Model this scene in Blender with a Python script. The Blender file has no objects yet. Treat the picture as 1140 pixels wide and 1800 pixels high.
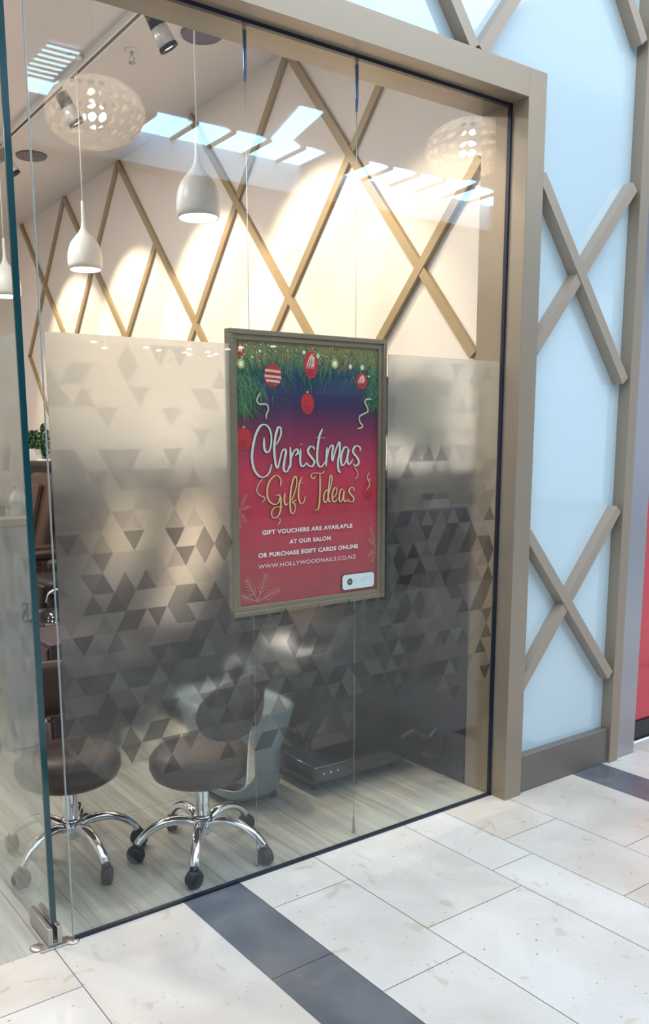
import bpy, bmesh, math, random
from mathutils import Vector, Matrix
random.seed(7)
S = bpy.context.scene
COL = S.collection
pi = math.pi

# ------------------------------------------------------------------ camera
cd = bpy.data.cameras.new('camera'); cam = bpy.data.objects.new('camera', cd); COL.objects.link(cam)
S.camera = cam
yaw, pitch, roll = math.radians(34.456833), math.radians(-9.463351), math.radians(-0.701463)
fw = Vector((math.sin(yaw)*math.cos(pitch), math.cos(yaw)*math.cos(pitch), math.sin(pitch)))
r0 = Vector((math.cos(yaw), -math.sin(yaw), 0)); u0 = r0.cross(fw)
rt = math.cos(roll)*r0 + math.sin(roll)*u0; up = -math.sin(roll)*r0 + math.cos(roll)*u0
m = Matrix((rt, up, -fw)).transposed().to_4x4(); m.translation = Vector((-2.75014, -2.35169, 1.5))
cam.matrix_world = m
cd.sensor_fit = 'VERTICAL'; cd.sensor_height = 36; cd.lens = 1500.647/1800*36
cd.shift_x = (570-474.43)/1800; cd.shift_y = (1033.31-900)/1800
cd.clip_start = .05; cd.clip_end = 200

# ------------------------------------------------------------------ world, exposure, large lights
W = bpy.data.worlds.new('sky'); S.world = W; W.use_nodes = True
W.node_tree.nodes['Background'].inputs[0].default_value = (.72, .83, 1, 1)
W.node_tree.nodes['Background'].inputs[1].default_value = .9
S.view_settings.view_transform = 'Standard'; S.view_settings.look = 'None'
S.view_settings.gamma = 1; S.view_settings.exposure = 0.28; S.view_settings.use_curve_mapping = False
S.cycles.transparent_max_bounces = 32; S.cycles.max_bounces = 14; S.cycles.transmission_bounces = 12
SKY_STRENGTH = 12.0       # glazed mall skylights
ATRIUM_POWER = 275
SPOT_POWER = 80
SALON_POWER = 25

def area(name, loc, sx, sy, power, col, rot=(0, 0, 0)):
    l = bpy.data.lights.new(name, 'AREA'); l.shape = 'RECTANGLE'; l.size = sx; l.size_y = sy
    l.energy = power; l.color = col
    o = bpy.data.objects.new(name, l); o.location = loc; o.rotation_euler = rot; COL.objects.link(o); return o
area('atrium_fill', (-.5, -2.6, 5.42), 9, 3.4, ATRIUM_POWER, (.78, .90, 1))  # added overhead fill, out of view; the glazed panes alone are too dim

# ------------------------------------------------------------------ helpers
def mat(name, col, rough=.5, metal=0, emit=0, coat=0, spec=.5, bump=0, bscale=60, var=0, vscale=5, trans=0):
    m = bpy.data.materials.new(name); m.use_nodes = True; n = m.node_tree.nodes; L = m.node_tree.links
    b = n['Principled BSDF']; b.inputs['Base Color'].default_value = (*col, 1)
    b.inputs['Roughness'].default_value = rough; b.inputs['Metallic'].default_value = metal
    b.inputs['Coat Weight'].default_value = coat; b.inputs['Specular IOR Level'].default_value = spec
    b.inputs['Coat Roughness'].default_value = .05; b.inputs['Transmission Weight'].default_value = trans
    if emit: b.inputs['Emission Color'].default_value = (*col, 1); b.inputs['Emission Strength'].default_value = emit
    if bump or var:
        g = n.new('ShaderNodeNewGeometry')
    if bump:
        t = n.new('ShaderNodeTexNoise'); t.inputs['Scale'].default_value = bscale
        L.new(g.outputs['Position'], t.inputs['Vector'])
        bp = n.new('ShaderNodeBump'); bp.inputs['Strength'].default_value = bump; bp.inputs['Distance'].default_value = .003
        L.new(t.outputs['Fac'], bp.inputs['Height']); L.new(bp.outputs['Normal'], b.inputs['Normal'])
    if var:
        t = n.new('ShaderNodeTexNoise'); t.inputs['Scale'].default_value = vscale; t.inputs['Detail'].default_value = 5
        L.new(g.outputs['Position'], t.inputs['Vector'])
        mx = n.new('ShaderNodeMix'); mx.data_type = 'RGBA'
        mx.inputs['A'].default_value = (*[c*(1-var) for c in col], 1); mx.inputs['B'].default_value = (*[min(1, c*(1+var)) for c in col], 1)
        L.new(t.outputs['Fac'], mx.inputs['Factor']); L.new(mx.outputs['Result'], b.inputs['Base Color'])
    return m

def box(bm, x0, x1, y0, y1, z0, z1, bev=0, mi=0, seg=2):
    vs = [bm.verts.new((x, y, z)) for z in (z0, z1) for x, y in ((x0, y0), (x1, y0), (x1, y1), (x0, y1))]
    fs = [bm.faces.new([vs[i] for i in q]) for q in ((3, 2, 1, 0), (4, 5, 6, 7), (0, 1, 5, 4), (1, 2, 6, 5), (2, 3, 7, 6), (3, 0, 4, 7))]
    for f in fs: f.material_index = mi
    if bev:
        es = list({e for f in fs for e in f.edges})
        r = bmesh.ops.bevel(bm, geom=es, offset=bev, segments=seg, affect='EDGES', profile=.5)
        for f in r['faces']: f.material_index = mi; f.smooth = seg > 1
    return vs
def lathe(bm, prof, seg=32, M=None, cap=True, mi=0):
    M = M or Matrix(); rings = []
    for r, z in prof:
        rings.append([bm.verts.new(M @ Vector((r*math.cos(2*pi*k/seg), r*math.sin(2*pi*k/seg), z))) for k in range(seg)])
    for a, b in zip(rings, rings[1:]):
        for k in range(seg):
            f = bm.faces.new((a[k], a[(k+1) % seg], b[(k+1) % seg], b[k])); f.smooth = True; f.material_index = mi
    if cap:
        if prof[0][0] > 1e-4: bm.faces.new(rings[0][::-1]).material_index = mi
        if prof[-1][0] > 1e-4: bm.faces.new(rings[-1]).material_index = mi
def smooth_pts(P, n=6):
    P = [Vector(p) for p in P]
    if len(P) < 3: return P
    out = []
    for i in range(len(P)-1):
        a = P[i-1] if i else P[0]*2-P[1]; b = P[i]; c = P[i+1]; d = P[i+2] if i+2 < len(P) else P[-1]*2-P[-2]
        for k in range(n):
            t = k/n; out.append(.5*((2*b)+(c-a)*t+(2*a-5*b+4*c-d)*t*t+(3*b-a-3*c+d)*t**3))
    return out+[P[-1]]
def tube(bm, P, R, seg=10, flat=1, upv=Vector((0, 0, 1)), mi=0):
    P = [Vector(p) for p in P]; n = len(P)
    if not isinstance(R, (list, tuple)): R = [R]*n
    rings = []
    for i, p in enumerate(P):
        d = (P[min(i+1, n-1)]-P[max(i-1, 0)]).normalized()
        a = d.cross(upv)
        if a.length < 1e-3: a = d.cross(Vector((1, 0, 0)))
        a.normalize(); b = a.cross(d)
        rings.append([bm.verts.new(p+a*R[i]*math.cos(2*pi*k/seg)+b*R[i]*flat*math.sin(2*pi*k/seg)) for k in range(seg)])
    for a, b in zip(rings, rings[1:]):
        for k in range(seg):
            f = bm.faces.new((a[k], a[(k+1) % seg], b[(k+1) % seg], b[k])); f.smooth = True; f.material_index = mi
    bm.faces.new(rings[0][::-1]); bm.faces.new(rings[-1])
def beam(bm, p0, p1, w, d, n, bev=0):
    """bar of width w (in plane) and depth d along normal n, from p0 to p1 (centre of its back face)"""
    p0, p1, n = Vector(p0), Vector(p1), Vector(n); t = (p1-p0).normalized(); s = t.cross(n).normalized()
    vs = [bm.verts.new(p+s*w/2*i+n*d*j) for p in (p0, p1) for i, j in ((-1, 0), (1, 0), (1, 1), (-1, 1))]
    for q in ((3, 2, 1, 0), (4, 5, 6, 7), (0, 1, 5, 4), (1, 2, 6, 5), (2, 3, 7, 6), (3, 0, 4, 7)): bm.faces.new([vs[i] for i in q])
def obj(name, bm, m, parent=None, **props):
    bmesh.ops.recalc_face_normals(bm, faces=bm.faces[:]) if not props.pop('keep', False) else None
    me = bpy.data.meshes.new(name); bm.to_mesh(me); bm.free()
    for k in (m if isinstance(m, (list, tuple)) else [m]): me.materials.append(k)
    o = bpy.data.objects.new(name, me); COL.objects.link(o)
    if parent: o.parent = parent
    for k, v in props.items(): o[k] = v
    return o
def B(): return bmesh.new()
def thing(name, label, cat, loc=(0, 0, 0), rz=0, group=None):
    o = bpy.data.objects.new(name, None); COL.objects.link(o); o.location = loc; o.rotation_euler = (0, 0, rz)
    o.empty_display_size = .1
    o['label'] = label; o['category'] = cat
    if group: o['group'] = group
    return o
def tag(o, label, cat, group=None):
    o['label'] = label; o['category'] = cat
    if group: o['group'] = group
    return o
def structure(o): o['kind'] = 'structure'; return o
def sempty(name):
    o = bpy.data.objects.new(name, None); COL.objects.link(o); o['kind'] = 'structure'; return o
def dup(o, loc, rz=None, label=None):
    r = o.copy(); COL.objects.link(r); r.location = loc
    if rz is not None: r.rotation_euler = (0, 0, rz)
    if label: r['label'] = label
    for ch in list(o.children):
        c = ch.copy(); COL.objects.link(c); c.parent = r
        for g in list(ch.children):
            d = g.copy(); COL.objects.link(d); d.parent = c
    return r
def text_bm(s, size, M, bold=0, width=None, align='CENTER', spacing=1.0):
    cu = bpy.data.curves.new('t', 'FONT'); cu.body = s; cu.size = size; cu.align_x = align; cu.offset = bold; cu.space_character = spacing
    cu.extrude = 0.0
    o = bpy.data.objects.new('t', cu); COL.objects.link(o)
    dg = bpy.context.evaluated_depsgraph_get(); me = bpy.data.meshes.new_from_object(o.evaluated_get(dg))
    bm = bmesh.new(); bm.from_mesh(me); bpy.data.objects.remove(o); bpy.data.curves.remove(cu); bpy.data.meshes.remove(me)
    if width:
        xs = [v.co.x for v in bm.verts]; k = width/(max(xs)-min(xs)); c = (max(xs)+min(xs))/2
        for v in bm.verts: v.co.x = (v.co.x-c)*k
    bm.transform(M); return bm

# ------------------------------------------------------------------ materials
def glass_mat(name, tint, f0=.035):
    m = bpy.data.materials.new(name); m.use_nodes = True; n = m.node_tree.nodes; L = m.node_tree.links; n.clear()
    out = n.new('ShaderNodeOutputMaterial'); lw = n.new('ShaderNodeLayerWeight'); lw.inputs['Blend'].default_value = .5
    p = n.new('ShaderNodeMath'); p.operation = 'POWER'; p.inputs[1].default_value = 5
    L.new(lw.outputs['Facing'], p.inputs[0])
    q = n.new('ShaderNodeMath'); q.operation = 'MULTIPLY_ADD'; q.inputs[1].default_value = 1-f0; q.inputs[2].default_value = f0
    L.new(p.outputs[0], q.inputs[0])
    t = n.new('ShaderNodeBsdfTransparent'); t.inputs[0].default_value = (*tint, 1)
    g = n.new('ShaderNodeBsdfGlossy'); g.inputs['Roughness'].default_value = 0.0; g.inputs['Color'].default_value = (1, 1, 1, 1)
    mx = n.new('ShaderNodeMixShader'); L.new(q.outputs[0], mx.inputs[0]); L.new(t.outputs[0], mx.inputs[1]); L.new(g.outputs[0], mx.inputs[2])
    L.new(mx.outputs[0], out.inputs[0]); return m
def film_mat(name, k=1.0, mk=0.0):
    """etched window film: frosting strongest along the top, fading out towards the floor (a printed gradient)"""
    m = bpy.data.materials.new(name); m.use_nodes = True; n = m.node_tree.nodes; L = m.node_tree.links; n.clear()
    out = n.new('ShaderNodeOutputMaterial'); g = n.new('ShaderNodeNewGeometry'); sp = n.new('ShaderNodeSeparateXYZ')
    L.new(g.outputs['Position'], sp.inputs[0])
    def ramp(pts):
        mr = n.new('ShaderNodeMapRange'); mr.inputs[1].default_value = .35; mr.inputs[2].default_value = 1.85
        L.new(sp.outputs['Z'], mr.inputs[0]); r = n.new('ShaderNodeValToRGB'); e = r.color_ramp.elements
        while len(e) < len(pts): e.new(.5)
        for el, (z, v) in zip(e, pts): el.position = (z-.35)/1.5; el.color = (v, v, v, 1)
        L.new(mr.outputs[0], r.inputs[0]); return r.outputs[0]
    rough = ramp([(.35, 0.0), (.5, .06), (.7, .15), (1.0, .24), (1.4, .28), (1.82, .30)])
    milk = ramp([(.35, mk), (.55, .02+mk), (.8, .04+mk), (1.2, .07+mk), (1.5, .17+mk), (1.82, .27+mk)])
    rf = n.new('ShaderNodeBsdfRefraction'); rf.inputs['IOR'].default_value = 1.45; rf.inputs['Color'].default_value = (.98*k, .985*k, .98*k, 1)
    L.new(rough, rf.inputs['Roughness'])
    d = n.new('ShaderNodeBsdfDiffuse'); d.inputs[0].default_value = (.85, .85, .83, 1)
    t = n.new('ShaderNodeBsdfTranslucent'); t.inputs[0].default_value = (.95, .95, .93, 1)
    m1 = n.new('ShaderNodeMixShader'); m1.inputs[0].default_value = .7; L.new(d.outputs[0], m1.inputs[1]); L.new(t.outputs[0], m1.inputs[2])
    m2 = n.new('ShaderNodeMixShader'); L.new(milk, m2.inputs[0]); L.new(rf.outputs[0], m2.inputs[1]); L.new(m1.outputs[0], m2.inputs[2])
    L.new(m2.outputs[0], out.inputs[0]); return m
def tint_mat(name, c, milk):
    m = bpy.data.materials.new(name); m.use_nodes = True; n = m.node_tree.nodes; L = m.node_tree.links; n.clear()
    out = n.new('ShaderNodeOutputMaterial'); t = n.new('ShaderNodeBsdfTransparent'); t.inputs[0].default_value = (*c, 1)
    d = n.new('ShaderNodeBsdfDiffuse'); d.inputs[0].default_value = (.35, .34, .34, 1)
    mx = n.new('ShaderNodeMixShader'); mx.inputs[0].default_value = milk; L.new(t.outputs[0], mx.inputs[1]); L.new(d.outputs[0], mx.inputs[2])
    L.new(mx.outputs[0], out.inputs[0]); return m
M_GLASS = glass_mat('clear_glass', (.955, .97, .96))
M_DOORGLASS = glass_mat('door_glass', (.93, .965, .95), .04)
M_EDGE = mat('glass_edge_green', (.004, .05, .06), .15, coat=.5)
M_SEAL = mat('black_glazing_channel', (.008, .012, .03), .3)
M_FILM = film_mat('frosted_film'); M_FILMD = film_mat('frosted_film_door', .95, .22)
M_TRI = [tint_mat('print_lightest', (.97, .97, .96), .02), tint_mat('print_light', (.92, .92, .91), .17), tint_mat('print_mid', (.78, .77, .77), .05),
         tint_mat('print_dark', (.48, .46, .47), .02), tint_mat('print_darkest', (.34, .32, .33), .01)]
M_FRAME = mat('champagne_metal_cladding', (.345, .28, .21), .36, metal=.4, spec=.5)
M_BAR = mat('champagne_bar', (.38, .31, .245), .4, metal=.2)
M_BARIN = mat('gold_brown_bar', (.38, .29, .16), .42, metal=.15)
M_KICK = mat('taupe_kickplate', (.17, .145, .125), .45)
M_PANEL = mat('back_painted_glass', (.56, .71, .78), .12, coat=1)
M_STEEL = mat('brushed_stainless', (.44, .44, .47), .25, metal=1, bump=.15, bscale=14)
M_RED = mat('red_gloss', (.62, .012, .03), .2, coat=.6)
M_BLACK = mat('black_plastic', (.012, .013, .018), .35)
M_BLACKG = mat('black_gloss', (.010, .014, .02), .12, coat=.7)
M_CHROME = mat('chrome', (.86, .87, .9), .07, metal=1)
M_SATIN = mat('satin_steel', (.5, .48, .46), .32, metal=1)
M_WALL = mat('salon_wall_paint', (.82, .755, .71), .6)
M_CEIL = mat('salon_ceiling_paint', (.78, .75, .77), .7)
M_WHITE = mat('white_enamel', (.85, .86, .85), .35)
M_LEATHER = mat('brown_leatherette', (.075, .045, .034), .42, bump=.3, bscale=200)
M_DARKSEAT = mat('black_leatherette', (.028, .024, .028), .4, bump=.3, bscale=200)
M_CREAM = mat('cream_leatherette', (.90, .76, .62), .5)
M_GREYTUB = mat('grey_moulded_plastic', (.20, .26, .30), .3, coat=.3)
M_WAINS = mat('dark_wainscot', (.038, .032, .040), .45)
M_LEAF = mat('leaf_green', (.02, .09, .035), .5, var=.5, vscale=40)
M_BULB = mat('lamp_diffuser', (1, .95, .86), .5, emit=9)
M_SKY = mat('skylight_glazing', (.45, .80, 1), .4, emit=SKY_STRENGTH)
M_MALLCEIL = mat('mall_ceiling', (.66, .69, .80), .8)
M_MALLDARK = mat('mall_shopfront_dark', (.035, .04, .07), .35)
M_MALLMID = mat('mall_shopfront_mid', (.20, .20, .24), .4)

# ------------------------------------------------------------------ mall floor (tile grid)
def stone(name, base, light, spots=True):
    m = bpy.data.materials.new(name); m.use_nodes = True; n = m.node_tree.nodes; L = m.node_tree.links; b = n['Principled BSDF']
    g = n.new('ShaderNodeNewGeometry')
    def noise(sc, det=6, dist=0):
        t = n.new('ShaderNodeTexNoise'); t.inputs['Scale'].default_value = sc; t.inputs['Detail'].default_value = det; t.inputs['Distortion'].default_value = dist
        L.new(g.outputs['Position'], t.inputs['Vector']); return t.outputs['Fac']
    def ramp(src, a, b_, ca, cb):
        r = n.new('ShaderNodeValToRGB'); e = r.color_ramp.elements; e[0].position = a; e[1].position = b_; e[0].color = (*ca, 1); e[1].color = (*cb, 1)
        L.new(src, r.inputs[0]); return r.outputs[0]
    def mixc(f, a, b_, mode='MIX'):
        x = n.new('ShaderNodeMix'); x.data_type = 'RGBA'; x.blend_type = mode
        (L.new(f, x.inputs['Factor']) if not isinstance(f, float) else setattr(x.inputs['Factor'], 'default_value', f))
        L.new(a, x.inputs['A']); L.new(b_, x.inputs['B']); return x.outputs['Result']
    c = ramp(noise(3.2, 8, .6), .35, .68, base, light)
    if spots:
        v = ramp(noise(11, 4, .8), .63, .70, (1, 1, 1), (.90, .84, .76)); c = mixc(1.0, c, v, 'MULTIPLY')
        v = ramp(noise(55, 2, 0), .69, .74, (1, 1, 1), (.68, .55, .44)); c = mixc(1.0, c, v, 'MULTIPLY')
        v = ramp(noise(120, 2, 0), .60, .8, (1, 1, 1), (.88, .85, .80)); c = mixc(1.0, c, v, 'MULTIPLY')
    else:
        v = ramp(noise(5, 5, 1.2), .62, .72, (1, 1, 1), (1.5, 1.15, .8)); c = mixc(1.0, c, v, 'MULTIPLY')
    L.new(c, b.inputs['Base Color'])
    L.new(ramp(noise(7), .3, .7, (.14,)*3, (.26,)*3), b.inputs['Roughness'])
    b.inputs['Specular IOR Level'].default_value = .5
    return m
M_ST = [stone('limestone_a', (.60, .535, .47), (.70, .645, .58)), stone('limestone_b', (.62, .565, .505), (.72, .675, .615)),
        stone('limestone_c', (.58, .51, .435), (.69, .625, .55)), stone('limestone_pale', (.65, .605, .555), (.75, .71, .66))]
M_SLATE = stone('slate', (.085, .095, .115), (.17, .175, .185), False)
M_GROUT = mat('grout', (.16, .13, .12), .8)
bm = B(); box(bm, -14, 16, -14, 0.0, -.05, -.0025, mi=5)
P = 1.985; xs = []
base = [(-1.508, -1.285, 'k', .60, -.52), (-1.285, -.96, 'a', .535, -.21), (-.96, -.51, 'b', .90, -.59), (-.51, -.29, 'd', .90, -.459), (-.29, .03, 'a', .51, -.323), (.03, .48, 'b', .90, -.628)]
for k in range(-6, 8):
    for (x0, x1, c, ln, y0) in base:
        a, b_ = x0+k*P, x1+k*P
        if b_ < -13.5 or a > 15.5: continue
        off = y0 if k == 0 else y0-.37*((k*7) % 5)/5
        if k == -1 and c == 'a' and ln < .52: off = -.235
        if k == -1 and c == 'b' and x0 > -.6: pass
        y = off+ln*4
        while y > -13.9:
            t1 = min(y, 0.0); t0 = max(y-ln, -13.9)
            if t1 > t0+.01:
                g = .0012; mi = 4 if c == 'k' and t1 > (-.6 if k else -1.3) else (3 if (c == 'd' or random.random() < .15) else random.choice((0, 1, 2)))
                q = [bm.verts.new(p) for p in ((a+g, t0+g, 0), (b_-g, t0+g, 0), (b_-g, t1-(g if t1 < 0 else 0), 0), (a+g, t1-(g if t1 < 0 else 0), 0))]
                bm.faces.new(q).material_index = mi
            y -= ln
structure(obj('floor', bm, M_ST+[M_SLATE, M_GROUT], keep=True))

# salon plank floor
m = bpy.data.materials.new('washed_oak_planks'); m.use_nodes = True; n = m.node_tree.nodes; L = m.node_tree.links; b = n['Principled BSDF']
g = n.new('ShaderNodeNewGeometry'); mp = n.new('ShaderNodeMapping'); mp.inputs['Rotation'].default_value = (0, 0, pi/2); L.new(g.outputs['Position'], mp.inputs[0])
br = n.new('ShaderNodeTexBrick'); br.inputs['Scale'].default_value = 1; br.inputs['Brick Width'].default_value = 1.25; br.inputs['Row Height'].default_value = .165
br.inputs['Mortar Size'].default_value = .0015; br.inputs['Color1'].default_value = (.40, .40, .355, 1); br.inputs['Color2'].default_value = (.50, .50, .45, 1); br.inputs['Mortar'].default_value = (.22, .21, .18, 1)
L.new(mp.outputs[0], br.inputs['Vector'])
mp2 = n.new('ShaderNodeMapping'); mp2.inputs['Scale'].default_value = (26, 1.6, 1); L.new(g.outputs['Position'], mp2.inputs[0])
t = n.new('ShaderNodeTexNoise'); t.inputs['Scale'].default_value = 1; t.inputs['Detail'].default_value = 8; t.inputs['Distortion'].default_value = .8; L.new(mp2.outputs[0], t.inputs['Vector'])
r = n.new('ShaderNodeValToRGB'); r.color_ramp.elements[0].position = .3; r.color_ramp.elements[1].position = .7; r.color_ramp.elements[0].color = (.62, .60, .58, 1); r.color_ramp.elements[1].color = (1.1, 1.1, 1.1, 1); L.new(t.outputs[0], r.inputs[0])
mx = n.new('ShaderNodeMix'); mx.data_type = 'RGBA'; mx.blend_type = 'MULTIPLY'; mx.inputs['Factor'].default_value = 1
L.new(br.outputs['Color'], mx.inputs['A']); L.new(r.outputs[0], mx.inputs['B']); L.new(mx.outputs['Result'], b.inputs['Base Color']); b.inputs['Roughness'].default_value = .38
bm = B(); box(bm, -4.6, .03, 0.0, 7.6, -.05, 0); structure(obj('floor', bm, m))

# ------------------------------------------------------------------ salon shell
CZ = 3.48
bm = B(); box(bm, .03, .145, .145, 7.6, 0, CZ); structure(obj('wall_right', bm, M_WALL))
bm = B(); box(bm, -4.6, .145, 7.6, 7.7, 0, CZ); structure(obj('wall_back', bm, M_WALL))
bm = B(); box(bm, -4.7, -4.6, 0, 7.7, 0, CZ); structure(obj('wall_left', bm, M_WALL))
bm = B(); box(bm, -4.6, .145, .1, 7.7, CZ, CZ+.1); structure(obj('ceiling', bm, M_CEIL))
# portal frame: jambs and header, one mitred surround, 10 cm wide and 23 cm deep
GT = 2.766
bm = B()
box(bm, 0, .10, -.084, .145, 0, GT+.102, .0015, seg=1); box(bm, -3.05, 0, -.084, .145, GT, GT+.102, .0015, seg=1)
box(bm, -3.15, -3.05, -.084, .145, 0, GT+.102, .0015, seg=1)
structure(obj('trim_1', bm, M_FRAME))
bm = B(); box(bm, -4.7, .10, .03, .145, GT+.102, CZ+.3); box(bm, -4.7, -3.15, .03, .145, 0, GT+.102); structure(obj('wall_front', bm, M_CEIL))
# facade: back-painted glass cladding
bm = B(); box(bm, .10, .745, -.03, .14, .165, 3.9); box(bm, -4.7, .10, -.03, .028, GT+.104, 3.9); box(bm, -4.7, -3.15, -.03, .028, .165, GT+.104)
structure(obj('wall_outside', bm, M_PANEL))
bm = B(); box(bm, .10, .735, -.07, .13, 0, .165, .002, seg=1); box(bm, -4.7, -3.15, -.07, .028, 0, .165, .002, seg=1); structure(obj('baseboard_front', bm, M_KICK))
bm = B(); box(bm, .735, .80, -.084, .14, 0, 3.9, .002, seg=1); structure(obj('trim_2', bm, M_FRAME))
bm = B(); box(bm, .802, .955, -.07, .3, 0, 3.9, .003, seg=1); structure(obj('trim_3', bm, M_STEEL))
fl = thing('facade_lattice', 'diagonal champagne metal bars crossing the pale blue outside panel', 'lattice', (0, -.03, 0))
FB = [((.10, 2.51), (.705, 1.76)), ((.705, 2.56), (.10, 1.86)), ((.095, 1.13), (.715, .43)), ((.715, 1.20), (.09, .475)),
      ((-.29, 2.87), (-1.0, 3.75)), ((-.25, 2.87), (.45, 3.75)), ((.71, 3.12), (.2, 3.75))]
for i, (a, c) in enumerate(FB):
    bm = B(); beam(bm, (a[0], 0, a[1]), (c[0], 0, c[1]), .045, (.046 if i % 2 else .05), (0, -1, 0)); obj('bar', bm, M_BAR, fl)
# neighbouring red shopfront
rp = thing('shopfront_panel', 'glossy red shopfront panel with black base beyond the steel column', 'panel', (0, 0, 0))
bm = B(); box(bm, 1.0, 2.6, .03, .12, .10, 1.22, .004); obj('red_face', bm, M_RED, rp)
bm = B(); box(bm, 1.0, 2.6, .02, .12, 0, .10); obj('base', bm, M_BLACK, rp, label='black base')
bm = B(); box(bm, .957, 3.2, .121, .2, 0, 3.9); structure(obj('wall_outside', bm, M_MALLMID))

# ------------------------------------------------------------------ shop window
w1 = sempty('window_1'); GL = -1.888
bm = B(); box(bm, GL, -.006, -.005, .005, .006, GT-.006); obj('glass_pane', bm, [M_GLASS], w1)
bm = B(); box(bm, GL-.002, GL, -.005, .005, .006, GT-.006); obj('glass_edge', bm, mat('polished_edge', (.35, .42, .42), .1, coat=1), w1, label='polished bright vertical edge')
bm = B(); box(bm, GL, 0, -.008, .008, 0, .009); box(bm, GL, 0, -.008, .008, GT-.012, GT); box(bm, -.009, 0, -.008, .008, 0, GT); obj('channel', bm, M_SEAL, w1, label='black glazing channel')
def film_panel(bm, regs, y0, y1):
    for (a, c, z0, z1) in regs: box(bm, a, c, y0, y1, z0, z1)
PX0, PX1, PZ0 = -1.279, -.605, .925          # cut-out for the poster
bm = B()
cells = [(GL+.012, PX0, .3, 1.822), (PX0, PX1, .3, PZ0), (PX1, -.012, .3, 1.822)]
# one closed slab with a notch
pts = [(GL+.012, .36), (-.012, .36), (-.012, 1.818), (PX1, 1.818), (PX1, PZ0), (PX0, PZ0), (PX0, 1.818), (GL+.012, 1.818)]
for yy in (.0056, .0076): pass
va = [bm.verts.new((x, .0056, z)) for x, z in pts]; vb = [bm.verts.new((x, .0076, z)) for x, z in pts]
bm.faces.new(va); bm.faces.new(vb[::-1])
for i in range(len(pts)): bm.faces.new((va[i], vb[i], vb[(i+1) % 8], va[(i+1) % 8]))
obj('frosted_film', bm, M_FILM, w1, label='frosted film stopping short around the poster')
def tri_pattern(name, u0, u1, z0, z1, place, skip, m, parent, seed):
    rnd = random.Random(seed); bm = B(); s = .0705; h = .061; rows = int((z1-z0)/h); cols = int((u1-u0)/s)+2
    for j in range(rows):
        za = z1-(j+1)*h; zb = za+h; sh = (j % 2)*s/2
        for i in range(-1, cols*2+1):
            x = u0+i*s/2-sh; up_ = i % 2 == 0
            tri = [(x, za), (x+s, za), (x+s/2, zb)] if up_ else [(x+s, zb), (x, zb), (x+s/2, za)]
            cx = sum(p[0] for p in tri)/3; cz = sum(p[1] for p in tri)/3
            if min(p[0] for p in tri) < u0-s*.5 or max(p[0] for p in tri) > u1+s*.5 or skip(cx, cz): continue
            tri = [(min(max(a, u0), u1), c) for a, c in tri]
            if len({(round(a, 5), round(c, 5)) for a, c in tri}) < 3 or abs((tri[1][0]-tri[0][0])*(tri[2][1]-tri[0][1])-(tri[2][0]-tri[0][0])*(tri[1][1]-tri[0][1])) < 1e-6: continue
            q = rnd.random()
            if cz > 1.5: k = 0 if q < .8 else 1
            elif cz > 1.25: k = 0 if q < .5 else 1 if q < .7 else 2 if q < .93 else 3
            elif cz > .62: k = 0 if q < .26 else 1 if q < .48 else 2 if q < .68 else 3 if q < .87 else 4
            else:
                lim = (cz-.40)/.25
                if rnd.random() > lim*.75: continue
                k = 1 if q < .25 else 2 if q < .6 else 3 if q < .85 else 4
            try: bm.faces.new([bm.verts.new(place(a, c)) for a, c in tri]).material_index = k
            except ValueError: pass
    return obj(name, bm, m, parent, keep=True, label='printed grey triangles thinning out towards the floor')
tri_pattern('triangle_print', GL+.012, -.012, .42, 1.8, lambda x, z: (x, .0083, z), lambda x, z: PX0-.02 < x < PX1+.02 and z > PZ0-.01, M_TRI, w1, 3)

# ------------------------------------------------------------------ open glass door
d1 = sempty('door_1'); DX = -1.947
bm = B(); box(bm, DX-.006, DX+.006, .012, .92, .012, GT-.012); obj('glass_pane', bm, M_DOORGLASS, d1)
bm = B(); box(bm, DX-.009, DX+.009, .004, .0119, .075, GT-.012); obj('glass_edge', bm, M_EDGE, d1, label='dark green glass edge')
bm = B(); box(bm, DX+.0068, DX+.0088, .014, .90, .36, 1.818); obj('frosted_film', bm, M_FILMD, d1)
tri_pattern('triangle_print', .014, .90, .42, 1.8, lambda y, z: (DX+.0094, y, z), lambda a, b: False, M_TRI, d1, 5)
bm = B(); box(bm, DX-.022, DX-.007, -.004, .165, .006, .062, .002); box(bm, DX+.007, DX+.022, -.004, .165, .006, .062, .002); box(bm, DX-.007, DX+.007, -.003, .16, .006, .012)
obj('patch_fitting', bm, M_SATIN, d1, label='brushed steel patch fitting')
bm = B()
lathe(bm, [(.0, 0), (.022, 0), (.022, .004), (.016, .006), (0, .006)], 24, Matrix.Translation((DX+.052, -.005, 0)))
lathe(bm, [(.0, 0), (.022, 0), (.022, .004), (.016, .006), (0, .006)], 24, Matrix.Translation((DX-.05, .02, 0)))
box(bm, DX-.05, DX+.052, -.016, .026, 0, .0055, .002)
obj('floor_pivot', bm, M_SATIN, d1, label='brushed steel floor pivot plate')

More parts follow.
